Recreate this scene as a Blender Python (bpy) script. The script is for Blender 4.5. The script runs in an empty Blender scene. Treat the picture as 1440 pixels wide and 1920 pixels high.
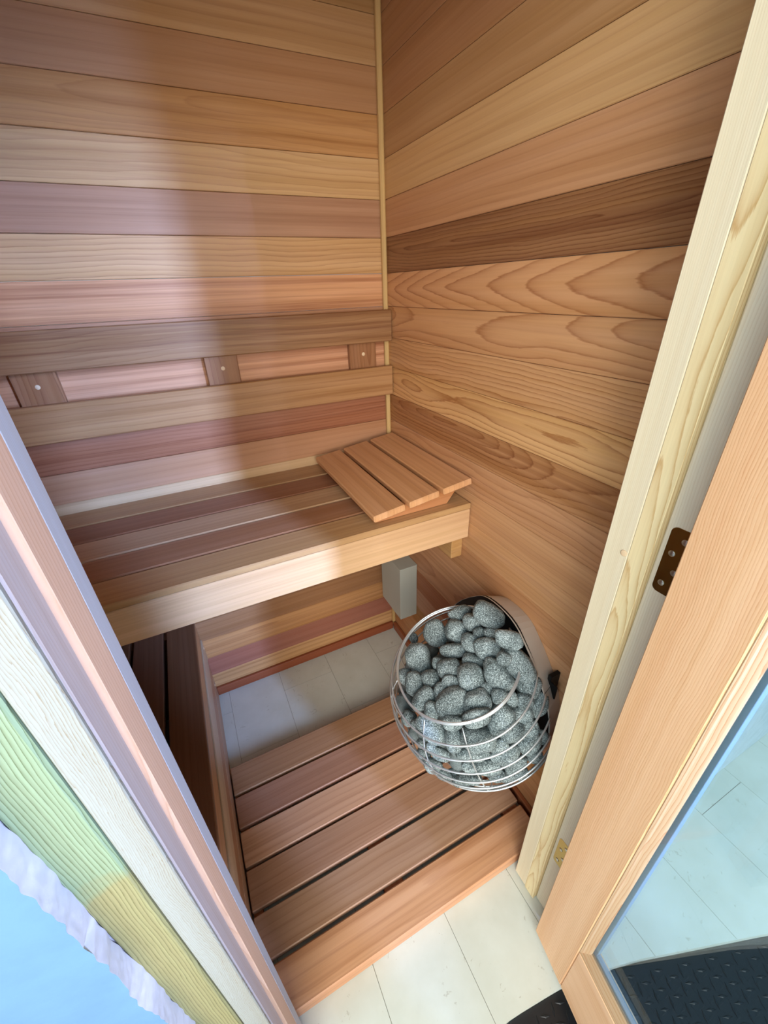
import bpy, bmesh, math, random
from mathutils import Vector, Matrix, noise
random.seed(7)
sc = bpy.context.scene
COL = sc.collection

# ------------------------------------------------------------------ camera
cd = bpy.data.cameras.new('camera'); cam = bpy.data.objects.new('camera', cd); COL.objects.link(cam)
sc.camera = cam
cd.sensor_fit = 'VERTICAL'; cd.sensor_height = 36.0; cd.sensor_width = 27.0
cd.lens = 764.43 / 1920 * 36.0
cd.clip_start = 0.02; cd.clip_end = 60
RM = Matrix(((0.8971649, 0.2377489, -0.3722508), (-0.4405694, 0.4215308, -0.7925972), (-0.0315239, 0.8750927, 0.4829276)))
cam.matrix_world = Matrix.Translation((-0.632272, -1.27364, 1.395948)) @ RM.to_4x4()

# ------------------------------------------------------------------ colour management
vs = sc.view_settings
vs.view_transform = 'Standard'; vs.look = 'None'; vs.gamma = 1.0; vs.use_curve_mapping = False
vs.exposure = 0.0

# ------------------------------------------------------------------ daylight
w = bpy.data.worlds.new('sky'); sc.world = w; w.use_nodes = True
bg = w.node_tree.nodes['Background']
bg.inputs['Color'].default_value = (0.60, 0.88, 1.0, 1); bg.inputs['Strength'].default_value = .9
def area(name, loc, target, sx, sy, power, color, spread=180):
    ld = bpy.data.lights.new(name, 'AREA'); ld.shape = 'RECTANGLE'; ld.size = sx; ld.size_y = sy
    ld.energy = power; ld.color = color; ld.spread = math.radians(spread)
    o = bpy.data.objects.new(name, ld); COL.objects.link(o)
    o.location = loc; o.rotation_euler = (Vector(target) - Vector(loc)).to_track_quat('-Z', 'Y').to_euler()
    return o
# wide bright sky seen over the yard behind the camera
area('sky_light_yard', (-1.5, -3.5, 1.55), (-0.4, -0.4, 0.8), 2.4, 1.8, 132, (1.0, 0.94, 0.85))
# brighter sky high on the left
area('sky_light_high', (-1.5, -3.1, 3.1), (-0.4, -0.6, 0.1), 1.3, 1.3, 28, (0.80, 0.95, 1.0))
# brighter open sky to the left of the doorway
area('sky_light_left', (-2.9, -2.45, 2.3), (-0.1, -0.8, 1.2), 1.2, 1.2, 38, (0.84, 0.96, 1.0))
# narrow strip of blue sky beside the open door
area('sky_light_gap', (0.235, -2.55, 1.75), (-0.62, -0.1, 1.2), 0.10, 1.7, 26, (0.42, 0.55, 1.0), 56)

# ------------------------------------------------------------------ colours and materials
def s2l(c):
    return tuple((v / 255 / 12.92) if v / 255 <= .04045 else ((v / 255 + .055) / 1.055) ** 2.4 for v in c[:3])
def nodes_of(name):
    m = bpy.data.materials.new(name); m.use_nodes = True
    nt = m.node_tree; b = nt.nodes['Principled BSDF']
    return m, nt, b, nt.nodes.new, nt.links.new
def mth(nt, op, a, b=None, c=None):
    n = nt.nodes.new('ShaderNodeMath'); n.operation = op
    for i, v in enumerate((a, b, c)):
        if v is None: continue
        if isinstance(v, (int, float)): n.inputs[i].default_value = v
        else: nt.links.new(v, n.inputs[i])
    return n.outputs[0]
def wood_material(name, rough=0.5, tint=(1, 1, 1), late=(0.50, 0.36, 0.28), streak=(.52, .36, .26, 1), fibre=0.10, patch=0.10, bump=0.12):
    """grain runs along X of the 'grain' attribute; 'bcol' = board colour (+ wobble in alpha);
       'gpar' = rings per metre, ring contrast, pith offset across the board"""
    m, nt, b, N, L = nodes_of(name)
    g = N('ShaderNodeAttribute'); g.attribute_name = 'grain'
    c = N('ShaderNodeAttribute'); c.attribute_name = 'bcol'
    p = N('ShaderNodeAttribute'); p.attribute_name = 'gpar'
    sg = N('ShaderNodeSeparateXYZ'); L(g.outputs['Vector'], sg.inputs[0])
    sp = N('ShaderNodeSeparateXYZ'); L(p.outputs['Vector'], sp.inputs[0])
    def comb(x, y, z):
        cc = N('ShaderNodeCombineXYZ')
        for i, v in enumerate((x, y, z)):
            if isinstance(v, (int, float)): cc.inputs[i].default_value = v
            else: L(v, cc.inputs[i])
        return cc.outputs[0]
    def noi(vec, scale, detail=2, rough_=.5):
        n = N('ShaderNodeTexNoise'); n.inputs['Scale'].default_value = scale
        n.inputs['Detail'].default_value = detail; n.inputs['Roughness'].default_value = rough_
        L(vec, n.inputs['Vector']); return n.outputs['Fac']
    X, Y, Z = sg.outputs
    # slow wander of the pith along the board
    n1 = noi(comb(mth(nt, 'MULTIPLY', X, 1.6), mth(nt, 'MULTIPLY', Y, 3.0), 3.1), 1.0, 3, .55)
    n2 = noi(comb(mth(nt, 'MULTIPLY', X, 1.1), mth(nt, 'MULTIPLY', Y, 2.0), 7.7), 1.0, 2, .5)
    n3 = noi(comb(mth(nt, 'MULTIPLY', X, 9.0), mth(nt, 'MULTIPLY', Y, 60.0), mth(nt, 'MULTIPLY', Z, 60.0)), 1.0, 3, .6)
    wob = c.outputs['Alpha']
    dy = mth(nt, 'ADD', mth(nt, 'SUBTRACT', Y, sp.outputs[2]), mth(nt, 'MULTIPLY', mth(nt, 'SUBTRACT', n1, .5), mth(nt, 'MULTIPLY', wob, .10)))
    dz = mth(nt, 'ADD', mth(nt, 'ADD', Z, .012), mth(nt, 'MULTIPLY', mth(nt, 'SUBTRACT', n2, .35), mth(nt, 'MULTIPLY', wob, .30)))
    r = mth(nt, 'SQRT', mth(nt, 'ADD', mth(nt, 'MULTIPLY', dy, dy), mth(nt, 'MULTIPLY', dz, dz)))
    n5 = noi(comb(mth(nt, 'MULTIPLY', X, 14.0), mth(nt, 'MULTIPLY', Y, 160.0), 1.7), 1.0, 4, .7)
    gx = N('ShaderNodeAttribute'); gx.attribute_name = 'gx'; sx = N('ShaderNodeSeparateXYZ'); L(gx.outputs['Vector'], sx.inputs[0])
    r = mth(nt, 'ADD', r, mth(nt, 'ADD', mth(nt, 'MULTIPLY', n3, .003), mth(nt, 'MULTIPLY', mth(nt, 'MULTIPLY', n5, wob), .006)))
    r = mth(nt, 'ADD', r, mth(nt, 'MULTIPLY', sx.outputs[0], mth(nt, 'ADD', sx.outputs[1], mth(nt, 'MULTIPLY', n5, .02))))
    ph = mth(nt, 'FRACT', mth(nt, 'MULTIPLY', r, sp.outputs[0]))
    ring = mth(nt, 'ADD', mth(nt, 'MULTIPLY', mth(nt, 'POWER', ph, 2.2), .38), mth(nt, 'MULTIPLY', mth(nt, 'POWER', ph, 11.0), .75))                         # soft early wood rising to a dark late line
    edge = mth(nt, 'SUBTRACT', 1.0, mth(nt, 'MULTIPLY', mth(nt, 'SUBTRACT', ph, .92), 12.5))
    edge = mth(nt, 'MINIMUM', edge, 1.0)
    ring = mth(nt, 'MULTIPLY', ring, edge)
    # uneven strength of the rings
    n4 = noi(comb(mth(nt, 'MULTIPLY', X, .8), mth(nt, 'MULTIPLY', Y, 38), mth(nt, 'MULTIPLY', Z, 30)), 1.0, 2, .6)
    ring = mth(nt, 'MULTIPLY', ring, mth(nt, 'MULTIPLY', sp.outputs[1], mth(nt, 'ADD', .35, mth(nt, 'MULTIPLY', n4, 1.3))))
    # fibres and colour drift
    fb = noi(comb(mth(nt, 'MULTIPLY', X, 12), mth(nt, 'MULTIPLY', Y, 520), mth(nt, 'MULTIPLY', Z, 520)), 1.0, 3, .65)
    dr = noi(comb(mth(nt, 'MULTIPLY', X, .9), mth(nt, 'MULTIPLY', Y, 34), mth(nt, 'MULTIPLY', Z, 16)), 1.0, 4, .6)
    mx = N('ShaderNodeMix'); mx.data_type = 'RGBA'; mx.blend_type = 'MULTIPLY'
    tm = N('ShaderNodeMix'); tm.data_type = 'RGBA'; tm.blend_type = 'MULTIPLY'; tm.inputs['Factor'].default_value = 1; L(c.outputs['Color'], tm.inputs[6]); tm.inputs[7].default_value = (*tint, 1)
    L(ring, mx.inputs['Factor']); L(tm.outputs[2], mx.inputs[6]); mx.inputs[7].default_value = (*late, 1)
    st = noi(comb(mth(nt, 'MULTIPLY', X, .55), mth(nt, 'MULTIPLY', Y, 42), 5.5), 1.0, 3, .62)
    st2 = noi(comb(mth(nt, 'MULTIPLY', X, 2.2), mth(nt, 'MULTIPLY', Y, 150), 2.5), 1.0, 3, .6)
    st = mth(nt, 'ADD', mth(nt, 'MULTIPLY', mth(nt, 'SUBTRACT', st, .42), 3.2), mth(nt, 'MULTIPLY', mth(nt, 'SUBTRACT', st2, .5), 1.6))
    st = mth(nt, 'MINIMUM', mth(nt, 'MAXIMUM', st, 0.0), 1.0)
    sm = N('ShaderNodeMix'); sm.data_type = 'RGBA'; sm.blend_type = 'MULTIPLY'
    L(mth(nt, 'MULTIPLY', st, sx.outputs[2]), sm.inputs['Factor']); L(mx.outputs[2], sm.inputs[6]); sm.inputs[7].default_value = streak
    val = mth(nt, 'ADD', mth(nt, 'ADD', 1.0 - fibre / 2 - patch, mth(nt, 'MULTIPLY', fb, fibre)), mth(nt, 'MULTIPLY', dr, patch * 2))
    hs = N('ShaderNodeHueSaturation'); L(sm.outputs[2], hs.inputs['Color']); L(val, hs.inputs['Value'])
    L(mth(nt, 'ADD', 1.08, mth(nt, 'MULTIPLY', dr, -.2)), hs.inputs['Saturation'])
    L(hs.outputs[0], b.inputs['Base Color'])
    b.inputs['Roughness'].default_value = rough
    b.inputs['Specular IOR Level'].default_value = .35
    bp = N('ShaderNodeBump'); bp.inputs['Strength'].default_value = bump; bp.inputs['Distance'].default_value = .001
    L(mth(nt, 'SUBTRACT', fb, mth(nt, 'MULTIPLY', ring, .6)), bp.inputs['Height']); L(bp.outputs[0], b.inputs['Normal'])
    return m
def plain(name, rgb, rough=.5, metal=0.0, spec=.5):
    m, nt, b, N, L = nodes_of(name)
    b.inputs['Base Color'].default_value = (*s2l(rgb), 1); b.inputs['Roughness'].default_value = rough
    b.inputs['Metallic'].default_value = metal; b.inputs['Specular IOR Level'].default_value = spec
    # faint unevenness so nothing is perfectly uniform
    n = N('ShaderNodeTexNoise'); n.inputs['Scale'].default_value = 60; n.inputs['Detail'].default_value = 4
    tc = N('ShaderNodeTexCoord'); L(tc.outputs['Object'], n.inputs['Vector'])
    L(mth(nt, 'ADD', rough - .05, mth(nt, 'MULTIPLY', n.outputs['Fac'], .1)), b.inputs['Roughness'])
    return m
CEDAR = wood_material('cedar', .42, (1.0, 1.02, .88), late=(.56, .40, .30), fibre=.12, patch=.17, bump=.05)
PINE = wood_material('pine', .55, streak=(.80, .66, .50, 1), late=(.70, .52, .34), fibre=.16, patch=.06, bump=.12)
FIR = wood_material('fir', .50, streak=(.80, .58, .42, 1), late=(.74, .48, .30), fibre=.14, patch=.12, bump=.10)

def stud_material():
    m = wood_material('treated_pine', .7, late=(.50, .48, .34), fibre=.25, patch=.12, bump=.3)
    return m
TREATED = stud_material()

def tile_material():
    m, nt, b, N, L = nodes_of('limestone')
    tc = N('ShaderNodeTexCoord'); v = tc.outputs['Object']
    def noi(s, d, rr=.5, vec=v, dist=0):
        n = N('ShaderNodeTexNoise'); n.inputs['Scale'].default_value = s; n.inputs['Detail'].default_value = d
        n.inputs['Roughness'].default_value = rr; n.inputs['Distortion'].default_value = dist; L(vec, n.inputs['Vector']); return n.outputs['Fac']
    a = noi(5, 5, .6); cr = N('ShaderNodeValToRGB'); L(a, cr.inputs[0])
    cr.color_ramp.elements[0].position = .3; cr.color_ramp.elements[0].color = (*s2l((198, 198, 184)), 1)
    cr.color_ramp.elements[1].position = .7; cr.color_ramp.elements[1].color = (*s2l((214, 216, 206)), 1)
    # small fossil-like flecks
    k = noi(34, 4, .7, dist=1.6); k2 = noi(9, 2)
    fl = mth(nt, 'MULTIPLY', mth(nt, 'GREATER_THAN', k, .64), mth(nt, 'GREATER_THAN', k2, .52))
    fm = mth(nt, 'MULTIPLY', fl, .34)
    mx = N('ShaderNodeMix'); mx.data_type = 'RGBA'; L(fm, mx.inputs['Factor']); L(cr.outputs[0], mx.inputs[6]); mx.inputs[7].default_value = (*s2l((140, 128, 104)), 1)
    L(mx.outputs[2], b.inputs['Base Color']); b.inputs['Roughness'].default_value = .5
    bp = N('ShaderNodeBump'); bp.inputs['Strength'].default_value = .2; bp.inputs['Distance'].default_value = .001; L(mth(nt, 'SUBTRACT', a, fl), bp.inputs['Height']); L(bp.outputs[0], b.inputs['Normal'])
    return m
TILE = tile_material()
GROUT = plain('grout', (150, 142, 126), .9)
def stone_material():
    m, nt, b, N, L = nodes_of('granite')
    tc = N('ShaderNodeTexCoord'); oi = N('ShaderNodeObjectInfo')
    ad = N('ShaderNodeVectorMath'); ad.operation = 'ADD'; L(tc.outputs['Object'], ad.inputs[0])
    cmb = N('ShaderNodeCombineXYZ'); L(mth(nt, 'MULTIPLY', oi.outputs['Random'], 20), cmb.inputs[0]); L(cmb.outputs[0], ad.inputs[1])
    def noi(s, d, rr):
        n = N('ShaderNodeTexNoise'); n.inputs['Scale'].default_value = s; n.inputs['Detail'].default_value = d; n.inputs['Roughness'].default_value = rr
        L(ad.outputs[0], n.inputs['Vector']); return n.outputs['Fac']
    a = noi(430, 3, .75); big = noi(26, 3, .5)
    t = mth(nt, 'ADD', a, mth(nt, 'MULTIPLY', mth(nt, 'SUBTRACT', big, .5), .22))
    cr = N('ShaderNodeValToRGB'); L(t, cr.inputs[0]); e = cr.color_ramp.elements
    e[0].position = .38; e[0].color = (*s2l((44, 52, 54)), 1); e[1].position = .64; e[1].color = (*s2l((196, 206, 206)), 1)
    x = e.new(.46); x.color = (*s2l((92, 102, 102)), 1); x = e.new(.55); x.color = (*s2l((130, 142, 142)), 1)
    hs = N('ShaderNodeHueSaturation'); L(cr.outputs[0], hs.inputs['Color']); L(mth(nt, 'ADD', .82, mth(nt, 'MULTIPLY', oi.outputs['Random'], .3)), hs.inputs['Value'])
    L(hs.outputs[0], b.inputs['Base Color']); b.inputs['Roughness'].default_value = .75
    bp = N('ShaderNodeBump'); bp.inputs['Strength'].default_value = .35; bp.inputs['Distance'].default_value = .0008; L(a, bp.inputs['Height']); L(bp.outputs[0], b.inputs['Normal'])
    return m
STONE = stone_material()
STEEL = plain('brushed_steel', (222, 224, 224), .30, .75)
SHEET = plain('steel_sheet', (204, 196, 186), .5, .35)
DARKM = plain('dark_metal', (22, 23, 25), .45, .6)
BRASS = plain('brass', (178, 150, 84), .24, 1.0)
SCREWM = plain('zinc_screw', (190, 190, 182), .3, 1.0)
BOXM = plain('painted_steel_box', (190, 192, 180), .5)
PLUG = plain('pale_wood_plug', (226, 196, 158), .6)
RUBBER = plain('black_rubber', (16, 17, 20), .38)
def plaster_material(name, rgb, bump):
    m, nt, b, N, L = nodes_of(name)
    tc = N('ShaderNodeTexCoord'); n = N('ShaderNodeTexNoise'); n.inputs['Scale'].default_value = 24; n.inputs['Detail'].default_value = 8; n.inputs['Roughness'].default_value = .6
    L(tc.outputs['Object'], n.inputs['Vector'])
    cr = N('ShaderNodeValToRGB'); L(n.outputs['Fac'], cr.inputs[0]); c = s2l(rgb)
    cr.color_ramp.elements[0].position = .3; cr.color_ramp.elements[0].color = (*[v * .86 for v in c], 1)
    cr.color_ramp.elements[1].position = .6; cr.color_ramp.elements[1].color = (*c, 1)
    L(cr.outputs[0], b.inputs['Base Color']); b.inputs['Roughness'].default_value = .8
    bp = N('ShaderNodeBump'); bp.inputs['Strength'].default_value = bump; bp.inputs['Distance'].default_value = .004; L(n.outputs['Fac'], bp.inputs['Height']); L(bp.outputs[0], b.inputs['Normal'])
    return m
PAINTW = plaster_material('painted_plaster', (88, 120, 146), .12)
RAWP = plaster_material('raw_plaster', (196, 192, 196), .22)
PAINTR = plaster_material('painted_plaster_pale', (190, 200, 204), .12)
def glass_material():
    m, nt, b, N, L = nodes_of('glass'); nt.nodes.remove(b)
    t = N('ShaderNodeBsdfTransparent'); t.inputs[0].default_value = (.90, .96, .99, 1)
    g = N('ShaderNodeBsdfGlossy'); g.inputs['Roughness'].default_value = 0.0; g.inputs[0].default_value = (1, 1, 1, 1)
    f = N('ShaderNodeFresnel'); f.inputs[0].default_value = 1.5
    mx = N('ShaderNodeMixShader'); ge = N('ShaderNodeNewGeometry'); L(mth(nt, 'MULTIPLY', f.outputs[0], mth(nt, 'SUBTRACT', 1.0, ge.outputs['Backfacing'])), mx.inputs[0]); L(t.outputs[0], mx.inputs[1]); L(g.outputs[0], mx.inputs[2])
    L(mx.outputs[0], nt.nodes['Material Output'].inputs['Surface'])
    return m
GLASS = glass_material()

# ------------------------------------------------------------------ mesh collecting
AX = {'x': Vector((1, 0, 0)), 'y': Vector((0, 1, 0)), 'z': Vector((0, 0, 1))}
class MB:
    def __init__(s): s.v = []; s.f = []; s.g = []; s.c = []; s.p = []; s.m = []; s.x = []; s.smooth = False
    def raw(s, verts, faces, grain=None, col=(1, 1, 1, 0), par=(60, .3, .2), mi=0, gx=None):
        o = len(s.v); s.v += [Vector(q) for q in verts]; s.f += [tuple(i + o for i in f) for f in faces]
        s.g += grain or [Vector(q) for q in verts]; s.c += [col] * len(verts); s.x += gx or [(0, 0, 0)] * len(verts); s.p += [par] * len(verts); s.m += [mi] * len(faces)
    def board(s, lo, hi, L='x', W='z', rgb=(200, 150, 110), rings=90, con=.5, pith=.15, wob=.25, bev=.0018, seed=None, mi=0, tf=None, slope=0, streak=.3):
        """a planed board: chamfered box between corners lo and hi, grain along L, face width along W"""
        lo = Vector(lo); hi = Vector(hi); c = (lo + hi) / 2; h = (hi - lo) / 2
        T = [a for a in 'xyz' if a not in (L, W)][0]
        b = min(bev, min(h) * .6)
        vs_ = []; idx = {}
        for sx in (-1, 1):
            for sy in (-1, 1):
                for sz in (-1, 1):
                    for k in range(3):
                        q = [sx * (h.x - b), sy * (h.y - b), sz * (h.z - b)]
                        q[k] = (sx, sy, sz)[k] * h[k]
                        idx[(sx, sy, sz, k)] = len(vs_); vs_.append(Vector(q))
        fs = []
        S = [(-1, -1), (1, -1), (1, 1), (-1, 1)]
        for k in range(3):
            for sg in (-1, 1):
                ring = []
                for a_, b_ in S:
                    t = [0, 0, 0]; o_ = [i for i in range(3) if i != k]; t[k] = sg; t[o_[0]] = a_; t[o_[1]] = b_
                    ring.append(idx[(*t, k)])
                fs.append(ring)
        for k in range(3):                     # edges along axis k
            o_ = [i for i in range(3) if i != k]
            for a_ in (-1, 1):
                for b_ in (-1, 1):
                    r_ = []
                    for e_, kk in ((-1, o_[0]), (1, o_[0]), (1, o_[1]), (-1, o_[1])):
                        t = [0, 0, 0]; t[k] = e_; t[o_[0]] = a_; t[o_[1]] = b_; r_.append(idx[(*t, kk)])
                    fs.append(r_)
        for sx in (-1, 1):
            for sy in (-1, 1):
                for sz in (-1, 1): fs.append([idx[(sx, sy, sz, k)] for k in range(3)])
        # orient outward
        out = []
        for f in fs:
            n = (vs_[f[1]] - vs_[f[0]]).cross(vs_[f[2]] - vs_[f[0]]); m_ = sum((vs_[i] for i in f), Vector()) / len(f)
            out.append(f if n.dot(m_) > 0 else f[::-1])
        off = random.uniform(3, 90) if seed is None else seed
        gr = [Vector((q.dot(AX[L]) + off, q.dot(AX[W]), q.dot(AX[T]))) for q in vs_]
        vv = [q + c for q in vs_]
        if tf is not None: vv = [tf @ q for q in vv]
        s.raw(vv, out, gr, (*s2l(rgb), wob), (rings, con, pith), mi, [(slope, q.dot(AX[L]), streak) for q in vs_])
    def tube(s, pts, r, n=8, closed=False, cap=True):
        pts = [Vector(p) for p in pts]; N_ = len(pts); vs_ = []; fs = []
        up = None
        for i, p in enumerate(pts):
            if closed: d = (pts[(i + 1) % N_] - pts[i - 1]).normalized()
            else: d = (pts[min(i + 1, N_ - 1)] - pts[max(i - 1, 0)]).normalized()
            if up is None: up = d.orthogonal().normalized()
            up = (up - d * up.dot(d)).normalized(); sd = d.cross(up)
            for k in range(n):
                a = 2 * math.pi * k / n; vs_.append(p + (up * math.cos(a) + sd * math.sin(a)) * r)
        for i in range(N_ if closed else N_ - 1):
            for k in range(n):
                a, b_ = i * n + k, i * n + (k + 1) % n; c_, d_ = ((i + 1) % N_) * n + (k + 1) % n, ((i + 1) % N_) * n + k
                fs.append((a, b_, c_, d_))
        if cap and not closed: fs.append(tuple(range(n))[::-1]); fs.append(tuple((N_ - 1) * n + k for k in range(n)))
        s.raw(vs_, fs)
    def disc(s, c, nrm, r, h, n=16, dome=0.0):
        """short cylinder from c along nrm with a slightly domed top"""
        c = Vector(c); nrm = Vector(nrm).normalized(); u = nrm.orthogonal().normalized(); v = nrm.cross(u); vs_ = []; fs = []
        prof = [(r, 0), (r, h * .7), (r * .85, h), (r * .45, h + dome * .7)]
        for (q, z) in prof:
            for k in range(n):
                a = 2 * math.pi * k / n; vs_.append(c + nrm * z + (u * math.cos(a) + v * math.sin(a)) * q)
        vs_.append(c + nrm * (h + dome)); t = len(vs_) - 1
        for j in range(len(prof) - 1):
            for k in range(n): fs.append((j * n + k, j * n + (k + 1) % n, (j + 1) * n + (k + 1) % n, (j + 1) * n + k))
        j = len(prof) - 1
        for k in range(n): fs.append((j * n + k, j * n + (k + 1) % n, t))
        fs.append(tuple(range(n))[::-1]); s.raw(vs_, fs)
    def build(s, name, mats, parent=None, smooth=False, **tags):
        if not isinstance(mats, (list, tuple)): mats = [mats]
        org = Vector(parent.get('_o', (0, 0, 0))) if parent is not None else tags.pop('origin', None)
        if org is None:
            lo = Vector([min(q[i] for q in s.v) for i in range(3)]); hi = Vector([max(q[i] for q in s.v) for i in range(3)])
            org = Vector(((lo.x + hi.x) / 2, (lo.y + hi.y) / 2, lo.z))
        me = bpy.data.meshes.new(name)
        me.from_pydata([q - org for q in s.v], [], s.f)
        for m in mats: me.materials.append(m)
        me.polygons.foreach_set('material_index', s.m)
        if smooth: me.polygons.foreach_set('use_smooth', [True] * len(s.f))
        a = me.attributes.new('grain', 'FLOAT_VECTOR', 'POINT'); a.data.foreach_set('vector', [x for q in s.g for x in q])
        a = me.attributes.new('gpar', 'FLOAT_VECTOR', 'POINT'); a.data.foreach_set('vector', [x for q in s.p for x in q])
        a = me.attributes.new('bcol', 'FLOAT_COLOR', 'POINT'); a.data.foreach_set('color', [x for q in s.c for x in q])
        a = me.attributes.new('gx', 'FLOAT_VECTOR', 'POINT'); a.data.foreach_set('vector', [x for q in s.x for x in q])
        me.update()
        o = bpy.data.objects.new(name, me); COL.objects.link(o)
        if parent is not None:
            o.parent = parent; o['_o'] = tuple(org)
        else: o.location = org; o['_o'] = tuple(org)
        tag(o, **tags)
        return o
def tag(o, label=None, cat=None, group=None, kind=None):
    if label: o['label'] = label
    if cat: o['category'] = cat
    if group: o['group'] = group
    if kind: o['kind'] = kind
    return o
def thing(name, loc, **t):
    o = bpy.data.objects.new(name, None); COL.objects.link(o); o.location = loc; o['_o'] = tuple(loc); o.empty_display_size = .05
    return tag(o, **t)
# ================================================================== THE ROOM
PW = .0885                       # exposed width of one wall plank
TANS = [(205, 158, 118), (190, 138, 104), (200, 160, 122), (214, 172, 124), (186, 132, 104), (216, 170, 118), (196, 120, 86)]
def seam(k): return .9005 + k * PW
# (from plank just under seam k+1 ; colour, rings, contrast, pith, wobble)
BACK = {13: ((176, 130, 92), 60, .3, .2, .3), 12: ((172, 128, 86), 70, .3, .2, .3), 11: ((196, 150, 108), 60, .35, .1, .4), 10: ((184, 134, 98), 70, .25, .2, .3),
        9: ((196, 142, 92), 90, .5, .02, .5), 8: ((206, 162, 118), 70, .7, .10, .5), 7: ((180, 132, 106), 90, .25, .2, .2), 6: ((206, 158, 114), 90, 1.0, .12, .5),
        5: ((214, 154, 116), 60, .35, .12, .3), 4: ((196, 140, 108), 60, .35, .12, .3), 3: ((212, 152, 120), 60, .35, .12, .3), 2: ((188, 122, 88), 80, .7, .1, .3),
        1: ((164, 104, 78), 110, .8, .14, .4), 0: ((184, 132, 102), 60, .3, .2, .3), -1: ((188, 132, 100), 60, .3, .2, .3)}
RIGHT = {13: ((170, 122, 90), 60, .3, .2, .3), 12: ((170, 122, 90), 60, .3, .2, .3), 11: ((176, 126, 90), 60, .3, .2, .3), 10: ((178, 128, 92), 70, .3, .2, .4), 9: ((184, 138, 98), 60, .3, .2, .4),
         8: ((206, 160, 116), 70, .3, .2, .3), 7: ((196, 142, 106), 80, .35, .2, .4), 6: ((152, 104, 70), 150, 1.5, .01, .5), 5: ((208, 150, 108), 50, 1.3, .004, .35),
         4: ((208, 152, 110), 70, 1.2, .02, .7), 3: ((206, 152, 108), 110, 1.3, -.05, .7), 2: ((220, 168, 118), 120, 1.4, .008, .5), 1: ((186, 132, 90), 110, 1.3, .03, .7),
         0: ((198, 144, 106), 90, .9, .05, .6), -1: ((202, 150, 112), 90, .4, .1, .4), -2: ((200, 148, 108), 80, .4, .1, .4)}
RC = [((204, 154, 116), 70, .35, .15, .3), ((186, 126, 96), 80, .35, .15, .3), ((206, 160, 118), 90, .5, .12, .3), ((176, 110, 84), 70, .3, .2, .3)]
STK = {('wall_back', 5): .95, ('wall_back', 3): .9, ('wall_back', 4): .6, ('wall_back', 1): .95, ('wall_back', 9): .5, ('wall_back', 7): .4, ('wall_back', 0): .2, ('wall_back', -8): .5, ('wall_back', -10): .6, ('wall_right', 6): .7, ('wall_right', 1): .6, ('wall_right', 5): .15}
def plank_wall(name, fixed, x0, x1, table, n_from=-11, n_to=14, seed=1, below=None, **tags):
    mb = MB(); rnd = random.Random(seed)
    for k in range(n_from, n_to):
        z0, z1 = seam(k), seam(k + 1)
        z0 = max(z0, 0.0)
        if z1 <= 0.01: continue
        if table and k in table: rgb, ri, co, pi, wo = table[k]
        elif below and k in below: rgb, ri, co, pi, wo = below[k]
        else:
            rgb, ri, co, pi, wo = RC[(k * 7 + seed) % 4]
        if fixed[0] == 'y': lo = (x0, fixed[1], z0 + .0004); hi = (x1, fixed[2], z1 - .0004); L_ = 'x'
        else: lo = (fixed[1], x0, z0 + .0004); hi = (fixed[2], x1, z1 - .0004); L_ = 'y'
        mb.board(lo, hi, L_, 'z', rgb, ri, co, pi, wo, bev=.0012, seed=rnd.uniform(3, 60), slope=.2 if (name == 'wall_right' and k == 5) else 0, streak=STK.get((name, k), .3))
    return mb.build(name, CEDAR, kind='structure', **tags)
BLOW = {-2: ((170, 122, 84), 60, .4, .2, .3), -3: ((170, 122, 84), 60, .4, .2, .3), -4: ((178, 126, 84), 60, .4, .2, .3), -5: ((168, 122, 86), 70, .4, .2, .3), -6: ((164, 116, 80), 70, .5, .2, .3),
        -7: ((170, 120, 86), 60, .5, .2, .3), -8: ((208, 150, 104), 60, .7, .02, .3), -9: ((168, 104, 88), 60, .25, .2, .2), -10: ((208, 156, 112), 50, .6, .06, .3), -11: ((160, 90, 64), 50, .5, .1, .3)}
RLOW = {-3: ((190, 136, 98), 80, .6, .0, .6), -4: ((206, 152, 116), 70, .3, .2, .3), -5: ((196, 140, 106), 60, .8, .01, .9), -6: ((172, 104, 68), 80, .5, .1, .3), -7: ((196, 140, 112), 50, .2, .2, .2),
        -8: ((184, 128, 76), 70, .7, .03, .5), -9: ((192, 136, 92), 60, .5, .2, .3), -10: ((186, 128, 88), 60, .4, .1, .3), -11: ((176, 112, 78), 60, .4, .2, .3)}
plank_wall('wall_back', ('y', 0.0, .02), -1.07, .02, BACK, seed=2, below=BLOW, label='back wall of tongue and groove cedar planks')
plank_wall('wall_right', ('x', 0.0, .02), -.955, 0, RIGHT, seed=5, below=RLOW, label='right wall of tongue and groove cedar planks beside the heater')
plank_wall('wall_left', ('x', -1.09, -1.07), -.955, 0, None, seed=3, label='left wall of cedar planks behind the low bench')
mb = MB()
for k in range(10):
    mb.board((-1.07, -.955 + k * .0955, 2.135), (0, -.955 + (k + 1) * .0955 - .0005, 2.155), 'x', 'y', RC[k % 4][0], 70, .3, .2, .3)
mb.build('ceiling', CEDAR, kind='structure', label='cedar plank ceiling of the sauna')
# inner lining either side of and above the doorway, with the solid wall behind it
mb = MB()
for a, b_ in ((-.1145, 0), (-1.07, -.756)):
    for k in range(-11, 14):
        z0 = max(seam(k), 0)
        mb.board((a, -.975, z0), (b_, -.956, seam(k + 1) - .0005), 'x', 'z', RC[(k * 3) % 4][0], 70, .3, .2, .3)
for k in range(10, 14):
    mb.board((-.756, -.975, seam(k) + .08), (-.1145, -.956, min(seam(k + 1) + .0795, 2.13)), 'x', 'z', RC[k % 4][0], 70, .3, .2, .3)
mb.build('wall_front', CEDAR, kind='structure', label='inside lining of the front wall around the doorway')

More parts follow.
